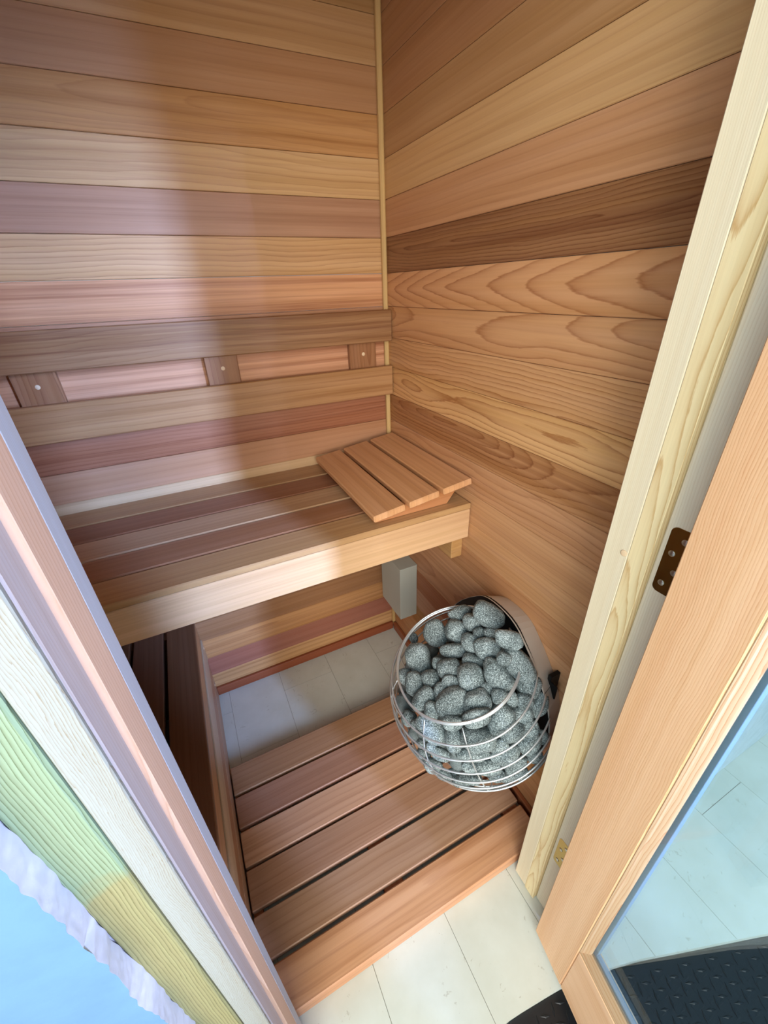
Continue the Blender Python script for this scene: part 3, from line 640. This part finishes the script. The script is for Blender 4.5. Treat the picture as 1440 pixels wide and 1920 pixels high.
# upright ribs following the bowl
for az, u0 in ((158, .18), (205, .18), (238, .18), (122, .18)):
    m = MB(); a = math.radians(az); pts = []
    e1 = HN.cross(Vector((0, 1, 0))).normalized(); d0 = e1 if e1.x > 0 else -e1; e2 = Vector((0, 1, 0))
    for i in range(20):
        u = u0 - (u0 + .19) * i / 19; r = bowl(u) - .004; p = HC + HN * u + (d0 * math.cos(a) + e2 * math.sin(a)) * r
        if p.x < -.064: pts.append(p)
    m.tube(pts, .0016, 6); m.build('rib', STEEL, ht, smooth=True)
m = MB(); m.board((-.03, -.862, .53), (-.0006, -.852, .60), 'z', 'x', bev=.001); m.board((-.03, -.881, .545), (-.026, -.862, .585), 'z', 'y', bev=.001); m.build('bracket', DARKM, ht, label='black wall bracket')
STONES=[[-0.0954, -0.7049, 0.689, 0.0409, 0.0292, 0.0248, 0.599, -0.603, -0.528, 0.709, 0.093, 0.699], [-0.1191, -0.6265, 0.6424, 0.0291, 0.0186, 0.0158, 0.924, -0.27, 0.27, -0.083, 0.547, 0.833], [-0.1165, -0.6772, 0.6507, 0.0242, 0.0231, 0.0196, 0.897, -0.441, -0.032, 0.238, 0.422, 0.875], [-0.1477, -0.6532, 0.6162, 0.0312, 0.029, 0.0246, 0.658, -0.592, -0.465, 0.654, 0.145, 0.742], [-0.1822, -0.6091, 0.5836, 0.0363, 0.03, 0.0255, 0.083, -0.547, -0.833, 0.924, -0.27, 0.27], [-0.2522, -0.6411, 0.5561, 0.0427, 0.032, 0.0272, 0.003, -0.521, -0.853, 0.928, -0.316, 0.196], [-0.2153, -0.5516, 0.5295, 0.0142, 0.0125, 0.0106, 0.243, -0.585, -0.774, 0.896, -0.171, 0.41], [-0.1826, -0.692, 0.5994, 0.0339, 0.0177, 0.015, 0.908, -0.418, 0.014, 0.19, 0.444, 0.876], [-0.1438, -0.7124, 0.6249, 0.0276, 0.0225, 0.0191, 0.658, -0.592, -0.465, 0.654, 0.145, 0.742], [-0.1238, -0.7123, 0.65, 0.0159, 0.0145, 0.0123, 0.897, -0.441, -0.032, 0.238, 0.422, 0.875], [-0.1293, -0.7542, 0.6401, 0.034, 0.0266, 0.0226, 0.897, -0.441, -0.032, 0.238, 0.422, 0.875], [-0.1067, -0.7341, 0.6615, 0.0185, 0.0135, 0.0115, 0.897, -0.441, -0.032, 0.238, 0.422, 0.875], [-0.1097, -0.7939, 0.6962, 0.0326, 0.0206, 0.0175, 0.805, -0.535, -0.257, 0.462, 0.293, 0.837], [-0.1009, -0.8225, 0.6422, 0.0477, 0.0289, 0.0246, 0.395, -0.606, -0.691, 0.84, -0.067, 0.538], [-0.1639, -0.7444, 0.6059, 0.0269, 0.0163, 0.0139, 0.805, -0.535, -0.257, 0.462, 0.293, 0.837], [-0.1908, -0.7733, 0.593, 0.031, 0.0334, 0.0264, 0.897, -0.441, -0.032, 0.238, 0.422, 0.875], [-0.216, -0.7229, 0.5863, 0.03, 0.0232, 0.0197, 0.928, -0.316, 0.196, -0.003, 0.521, 0.853], [-0.2282, -0.6913, 0.5784, 0.0146, 0.0154, 0.0124, 0.897, -0.441, -0.032, 0.238, 0.422, 0.875], [-0.1448, -0.8111, 0.6155, 0.043, 0.0269, 0.0229, 0.395, -0.606, -0.691, 0.84, -0.067, 0.538], [-0.0811, -0.8428, 0.5836, 0.0294, 0.0301, 0.025, 0.897, -0.441, -0.032, 0.238, 0.422, 0.875], [-0.293, -0.6894, 0.538, 0.0321, 0.0226, 0.0192, 0.003, -0.521, -0.853, 0.928, -0.316, 0.196], [-0.2939, -0.6453, 0.5173, 0.0175, 0.0221, 0.0149, 0.897, -0.441, -0.032, 0.238, 0.422, 0.875], [-0.2584, -0.7082, 0.5603, 0.0223, 0.0202, 0.0171, 0.897, -0.441, -0.032, 0.238, 0.422, 0.875], [-0.229, -0.752, 0.5788, 0.0216, 0.0153, 0.013, 0.842, -0.507, -0.183, 0.39, 0.339, 0.856], [-0.2552, -0.7494, 0.5574, 0.0236, 0.016, 0.0136, -0.159, -0.458, -0.875, 0.914, -0.402, 0.045], [-0.2932, -0.7356, 0.5379, 0.0344, 0.0204, 0.0173, 0.709, 0.093, 0.699, -0.599, 0.603, 0.528], [-0.1709, -0.8109, 0.5881, 0.0175, 0.0154, 0.0131, 0.897, -0.441, -0.032, 0.238, 0.422, 0.875], [-0.2501, -0.7872, 0.5625, 0.0406, 0.0305, 0.0259, 0.896, -0.171, 0.41, -0.243, 0.585, 0.774], [-0.2078, -0.825, 0.5793, 0.0315, 0.0265, 0.0225, 0.924, -0.27, 0.27, -0.083, 0.547, 0.833], [-0.2322, -0.8539, 0.5811, 0.0325, 0.0188, 0.016, 0.927, -0.289, 0.24, -0.051, 0.537, 0.842], [-0.1646, -0.843, 0.594, 0.0185, 0.0171, 0.0146, 0.897, -0.441, -0.032, 0.238, 0.422, 0.875], [-0.1404, -0.8556, 0.584, 0.0151, 0.0184, 0.0129, 0.897, -0.441, -0.032, 0.238, 0.422, 0.875], [-0.1107, -0.8669, 0.5739, 0.0213, 0.0173, 0.0147, 0.897, -0.441, -0.032, 0.238, 0.422, 0.875], [-0.2922, -0.7703, 0.5371, 0.0185, 0.0212, 0.0157, 0.897, -0.441, -0.032, 0.238, 0.422, 0.875], [-0.1763, -0.8703, 0.5596, 0.035, 0.0273, 0.0232, 0.595, 0.196, 0.78, -0.713, 0.577, 0.398], [-0.1182, -0.8761, 0.5436, 0.0212, 0.0205, 0.0174, 0.897, -0.441, -0.032, 0.238, 0.422, 0.875], [-0.0692, -0.8758, 0.5429, 0.0308, 0.0188, 0.016, 0.654, 0.145, 0.742, -0.658, 0.592, 0.465], [-0.3037, -0.7873, 0.4965, 0.0404, 0.0267, 0.0227, 0.599, -0.603, -0.528, 0.709, 0.093, 0.699], [-0.2693, -0.8197, 0.5432, 0.0237, 0.0165, 0.014, 0.873, -0.476, -0.108, 0.315, 0.382, 0.869], [-0.2747, -0.8341, 0.5025, 0.0272, 0.0192, 0.0164, -0.206, -0.437, -0.876, 0.905, -0.426, -0.001], [-0.2302, -0.867, 0.5194, 0.039, 0.0286, 0.0243, 0.873, -0.476, -0.108, 0.315, 0.382, 0.869], [-0.1559, -0.8839, 0.5217, 0.0301, 0.0229, 0.0194, 0.928, -0.316, 0.196, -0.003, 0.521, 0.853], [-0.1083, -0.895, 0.5113, 0.0202, 0.0188, 0.016, 0.897, -0.441, -0.032, 0.238, 0.422, 0.875], [-0.3051, -0.749, 0.3909, 0.0126, 0.0119, 0.0101, 0.897, -0.441, -0.032, 0.238, 0.422, 0.875], [-0.2916, -0.8104, 0.4291, 0.0264, 0.0153, 0.013, 0.713, -0.577, -0.398, 0.595, 0.196, 0.78], [-0.2452, -0.8684, 0.4751, 0.0364, 0.0146, 0.0124, 0.897, -0.441, -0.032, 0.238, 0.422, 0.875], [-0.1901, -0.8844, 0.493, 0.0248, 0.0163, 0.0139, 0.925, -0.361, 0.121, 0.078, 0.492, 0.867], [-0.1743, -0.8954, 0.4636, 0.0358, 0.0206, 0.0175, 0.928, -0.316, 0.196, -0.003, 0.521, 0.853], [-0.1156, -0.905, 0.4754, 0.0299, 0.0231, 0.0196, 0.896, -0.171, 0.41, -0.243, 0.585, 0.774], [-0.2247, -0.8796, 0.43, 0.0473, 0.0176, 0.0149, 0.873, -0.476, -0.108, 0.315, 0.382, 0.869], [-0.1798, -0.8861, 0.3697, 0.0226, 0.0148, 0.0126, 0.897, -0.441, -0.032, 0.238, 0.422, 0.875], [-0.1443, -0.9041, 0.4153, 0.0296, 0.0172, 0.0146, 0.924, -0.27, 0.27, -0.083, 0.547, 0.833], [-0.2956, -0.7881, 0.3482, 0.0237, 0.0178, 0.0151, 0.762, -0.558, -0.329, 0.53, 0.245, 0.812], [-0.245, -0.8197, 0.3216, 0.0204, 0.0153, 0.013, 0.897, -0.441, -0.032, 0.238, 0.422, 0.875], [-0.2358, -0.8613, 0.3572, 0.0303, 0.0123, 0.0104, 0.897, -0.441, -0.032, 0.238, 0.422, 0.875], [-0.1466, -0.8902, 0.3483, 0.0257, 0.015, 0.0128, 0.928, -0.316, 0.196, -0.003, 0.521, 0.853], [-0.0812, -0.9035, 0.3971, 0.0201, 0.0165, 0.014, 0.896, -0.171, 0.41, -0.243, 0.585, 0.774], [-0.3088, -0.7943, 0.4506, 0.0119, 0.0119, 0.0101, 0.897, -0.441, -0.032, 0.238, 0.422, 0.875], [-0.3196, -0.7105, 0.4505, 0.02, 0.0193, 0.0164, 0.534, -0.608, -0.587, 0.759, 0.04, 0.65], [-0.3036, -0.7583, 0.3564, 0.0195, 0.0158, 0.0134, 0.658, -0.592, -0.465, 0.654, 0.145, 0.742], [-0.2778, -0.815, 0.3352, 0.0219, 0.0124, 0.0105, 0.762, -0.558, -0.329, 0.53, 0.245, 0.812], [-0.1227, -0.9093, 0.3659, 0.0184, 0.0135, 0.0115, 0.896, -0.171, 0.41, -0.243, 0.585, 0.774], [-0.0785, -0.9043, 0.4724, 0.0168, 0.0175, 0.0143, 0.897, -0.441, -0.032, 0.238, 0.422, 0.875], [-0.3177, -0.7507, 0.4736, 0.0178, 0.0163, 0.0139, 0.897, -0.441, -0.032, 0.238, 0.422, 0.875], [0.0329, -0.7262, 0.5583, 0.0158, 0.0198, 0.0135, 0.083, -0.547, -0.833, 0.924, -0.27, 0.27], [-0.1398, -0.8158, 0.6728, 0.0169, 0.0149, 0.0127, 0.762, -0.558, -0.329, 0.53, 0.245, 0.812], [-0.253, -0.8486, 0.3345, 0.0216, 0.0094, 0.008, 0.873, -0.476, -0.108, 0.315, 0.382, 0.869]]
FILL=[[-0.1494, -0.7331, 0.3254, 0.0284], [-0.1929, -0.8279, 0.3914, 0.0279], [-0.1202, -0.6806, 0.2562, 0.0253], [-0.2192, -0.7196, 0.4261, 0.0291], [-0.0958, -0.5499, 0.3989, 0.0258], [-0.1199, -0.8146, 0.5035, 0.0291], [-0.1092, -0.7528, 0.5113, 0.0252], [-0.2055, -0.615, 0.4291, 0.027], [-0.1003, -0.6566, 0.2889, 0.0248], [-0.1675, -0.5599, 0.4635, 0.0275], [-0.2061, -0.6903, 0.4819, 0.0265], [-0.0953, -0.5877, 0.3234, 0.0293], [-0.1425, -0.7257, 0.3879, 0.0289], [-0.1001, -0.8464, 0.3336, 0.026], [-0.1153, -0.6019, 0.4027, 0.0256], [-0.1532, -0.8306, 0.2985, 0.0243], [-0.2728, -0.619, 0.4143, 0.0276], [-0.2075, -0.6215, 0.4767, 0.0247], [-0.1576, -0.8472, 0.4632, 0.0261], [-0.152, -0.7696, 0.4932, 0.0286], [-0.1488, -0.6412, 0.4054, 0.0244], [-0.1761, -0.7626, 0.4512, 0.0251], [-0.3003, -0.6575, 0.4277, 0.0262], [-0.1664, -0.6056, 0.3683, 0.0243], [-0.0977, -0.6376, 0.4609, 0.0248], [-0.154, -0.7126, 0.4365, 0.026], [-0.1445, -0.8155, 0.3757, 0.027], [-0.0976, -0.5657, 0.5022, 0.026], [-0.1142, -0.5844, 0.4509, 0.0258], [-0.2259, -0.667, 0.438, 0.03], [-0.1901, -0.6318, 0.3189, 0.0274], [-0.1099, -0.6539, 0.3772, 0.0276], [-0.2393, -0.8108, 0.429, 0.027], [-0.1548, -0.672, 0.4682, 0.0255], [-0.2378, -0.7591, 0.3219, 0.0253], [-0.2324, -0.6644, 0.3798, 0.0267], [-0.1257, -0.7338, 0.2679, 0.0284], [-0.2388, -0.6038, 0.358, 0.0245], [-0.1251, -0.8154, 0.445, 0.0267], [-0.2104, -0.8133, 0.4718, 0.0251], [-0.2467, -0.7456, 0.3682, 0.024], [-0.2327, -0.5797, 0.4496, 0.024], [-0.0957, -0.793, 0.325, 0.0297], [-0.0955, -0.712, 0.4501, 0.0256], [-0.222, -0.6656, 0.2931, 0.029], [-0.1175, -0.6408, 0.5192, 0.0275], [-0.1393, -0.6363, 0.2763, 0.0247], [-0.1115, -0.7013, 0.3581, 0.0252], [-0.2863, -0.7027, 0.3567, 0.0244], [-0.1595, -0.6184, 0.4689, 0.026], [-0.1631, -0.6625, 0.3529, 0.0243], [-0.129, -0.8637, 0.408, 0.0259], [-0.1155, -0.7499, 0.4277, 0.0256], [-0.2026, -0.724, 0.3534, 0.0254], [-0.0967, -0.7625, 0.3745, 0.0299], [-0.2301, -0.8083, 0.3612, 0.0284], [-0.1672, -0.7749, 0.3543, 0.0287], [-0.2801, -0.7371, 0.4074, 0.026], [-0.1419, -0.6938, 0.5099, 0.0263], [-0.1006, -0.8636, 0.4879, 0.0249]]
LAB = [
"largest egg-shaped stone at the top right of the basket, against the casing",
"half-hidden rounded stone behind the top left of the rim",
"darkish round stone tucked left of the top egg-shaped stone",
"stout round stone in the second row from the top, centre left",
"upright oval stone in the upper left just inside the rim",
"big pear-shaped stone at the left of the basket, narrow end up",
"small stone poking out behind the rim above the pear-shaped one",
"flat brick-like oval stone lying level in the upper middle",
"angular wedge stone above and left of the round one in the upper middle",
"small dark stone squeezed under the top egg-shaped stone",
"broad rounded stone in the upper middle, right of the wedge stone",
"small dark stone between the casing stone and the broad round one",
"oval stone lying against the casing edge, upper right",
"largest stone on the right, long and bluish, crossing the rim wire end",
"flattish oval stone between two round ones in the centre",
"near-spherical stone in the very centre of the heap",
"tilted oval stone left of the central round one",
"small stone peeping out behind the tilted oval left of centre",
"long capsule-shaped stone sloping down right of the centre",
"round stone at the right under the rim wire, near the casing",
"egg-shaped stone low on the left just inside the rim, wide end down",
"dark stone squeezed between the left rim and the egg-shaped one",
"dark middling stone left of centre behind the others",
"small pale stone lying under the central round one",
"narrow upright stone left of the pear-shaped centre stone",
"slanting bean-shaped stone near the left rim, pale and coarse",
"small bluish stone under the end of the capsule stone",
"large greenish teardrop stone in the lower middle, above the rim",
"large round bluish stone in the lower middle beside the teardrop stone",
"lower stone under the rim wire beneath the large round bluish one",
"bluish stone just below the capsule stone at the right of the rim",
"small greenish stone outside the rim wire, right of centre",
"flat bluish stone below the right-hand round one, behind the second wire",
"shadowed stone under the slanting bean-shaped one",
"upright oval stone right of centre just below the rim wire",
"stone at the right behind the third wire, half covered",
"slim sloping stone at the far right under the casing edge",
"big coarse oval stone below the rim at the lower left",
"squat oval stone crossed by the lowest point of the rim wire",
"upright plug-shaped stone under the squat oval at the rim",
"very large flat stone in the lower middle crossed by the second wire",
"rounded stone right of the second wire, under the upright oval",
"small shaded stone at the right behind the third and fourth wires",
"tiny round stone at the lower left by an upright rib",
"sloping stone at the lower left under the second wire",
"low flat stone below the very large flat one",
"stone between the second and third wires, right of the middle",
"large oval stone crossed by the third wire, lower right",
"sloping stone by the fourth wire at the right",
"long wide stone along the bottom middle crossed by the fourth wire",
"small stone at the bottom middle under the fifth wire",
"dark oval stone low on the right by the fourth wire",
"dark stone low on the left between third and fourth wires",
"small stone at the bottom left of the middle by the fifth wire",
"flat stone at the bottom centre just above the lowest wires",
"flat stone at the bottom right of centre by the lowest wires",
"bluish stone low at the far right behind the wires",
"tiny stone beside the tiny round one at the lower left",
"stone outside the left rim behind the upright ribs",
"stone low at the left edge between second and third wires",
"flat dark stone at the bottom left near the lowest wires",
"stone at the bottom right just above the lowest wires",
"stone at the far right behind the fourth wire, in shade",
"small stone behind the left rim below the egg-shaped one",
"sliver of stone against the casing above the long bluish one",
"dark stone under the level oval by the casing",
"flat sliver of stone at the very bottom of the basket"]
def rock(seed, ax):
    bm = bmesh.new(); bmesh.ops.create_icosphere(bm, subdivisions=4 if max(ax) > .02 else 3, radius=1.0)
    sd = Vector((seed * 3.7, seed * 1.3, seed * 7.1))
    for v in bm.verts:
        n = v.co.normalized()
        d = 1 + .17 * noise.noise(n * 1.15 + sd) + .055 * noise.noise(n * 2.9 + sd) + .015 * noise.noise(n * 8 + sd)
        q = n * d
        # slightly boxy pebble profile
        e = .86
        q = Vector([math.copysign(abs(c_) ** e, c_) for c_ in q])
        q.x += .10 * q.x * q.y                      # egg asymmetry
        v.co = Vector((q.x * ax[0], q.y * ax[1], q.z * ax[2])) * 1.0
    me = bpy.data.meshes.new('heater_stone'); bm.to_mesh(me); bm.free()
    me.polygons.foreach_set('use_smooth', [True] * len(me.polygons)); me.materials.append(STONE)
    return me
for i, s_ in enumerate(STONES):
    P_ = Vector(s_[:3]); ax = s_[3:6]; a_ = Vector(s_[6:9]).normalized(); b_ = Vector(s_[9:12]).normalized(); c_ = a_.cross(b_)
    o = bpy.data.objects.new('heater_stone', rock(i + 1, ax)); COL.objects.link(o)
    M_ = Matrix((a_, b_, c_)).transposed().to_4x4(); o.matrix_world = Matrix.Translation(P_) @ M_
    tag(o, 'speckled grey ' + LAB[i] if not LAB[i].startswith(('a ',)) else LAB[i], 'stone', 'sauna stones in the heater basket')
meshes = [rock(100 + k_, (1.12, .95, .9)) for k_ in range(4)]
for me in meshes: pass
for i, (x, y, z, r_) in enumerate(FILL):
    o = bpy.data.objects.new('heater_stone', meshes[i % 4]); COL.objects.link(o)
    o.location = (x, y, z); o.scale = (r_ * .95,) * 3; o.rotation_euler = (i * 1.3, i * 2.1, i * .7)
    tag(o, 'grey stone deep in the basket, almost covered by the stones above it', 'stone', 'sauna stones buried in the basket')

# ================================================================== BLACK MAT AND YARD
def mat():
    m = MB(); ZM = -.018
    xs_ = [x / 10 for x in range(-14, 23)]
    P_ = [(x, edge_y(x) - .001) for x in xs_] ; Q_ = [(2.2, -2.4), (-1.4, -2.4)]
    out = P_ + Q_; k_ = len(out)
    m.raw([(x, y, ZM) for x, y in out] + [(x, y, ZM - .006) for x, y in out], [tuple(range(k_))[::-1], tuple(range(k_, 2 * k_))] + [(i, (i + 1) % k_, k_ + (i + 1) % k_, k_ + i) for i in range(k_)])
    # raised lozenges in alternating directions
    st = .022
    for i in range(int(1.5 / st)):
        for j in range(int(.95 / st)):
            x = -.75 + i * st; y = -1.165 - j * st
            if y > edge_y(x) - .016: continue
            a = math.radians(45 if (i + j) % 2 else -45) + .35; u = Vector((math.cos(a), math.sin(a), 0)); v = Vector((-u.y, u.x, 0)); c_ = Vector((x, y, ZM))
            L_ = .0125; W_ = .0030; H = .0018
            vs_ = [c_ - u * L_, c_ - v * W_, c_ + u * L_, c_ + v * W_, c_ - u * L_ * .6 + Vector((0, 0, H)), c_ - v * W_ * .4 + Vector((0, 0, H)), c_ + u * L_ * .6 + Vector((0, 0, H)), c_ + v * W_ * .4 + Vector((0, 0, H))]
            m.raw(vs_, [(0, 1, 5, 4), (1, 2, 6, 5), (2, 3, 7, 6), (3, 0, 4, 7), (4, 5, 6, 7)])
    o = m.build('rubber_mat', RUBBER, label='black diamond-plate rubber mat on the ground below the curved tile edge', cat='mat')
mat()
m = MB(); m.raw([(-9, -12, -.03), (9, -12, -.03), (9, 1, -.03), (-9, 1, -.03)], [(0, 1, 2, 3)])
m.build('floor_yard', plaster_material('yard_concrete', (206, 214, 216), .1), kind='structure', origin=Vector((0, 0, -.03)), label='pale concrete yard outside the sauna')
for o in bpy.data.objects:
    if '_o' in o: del o['_o']
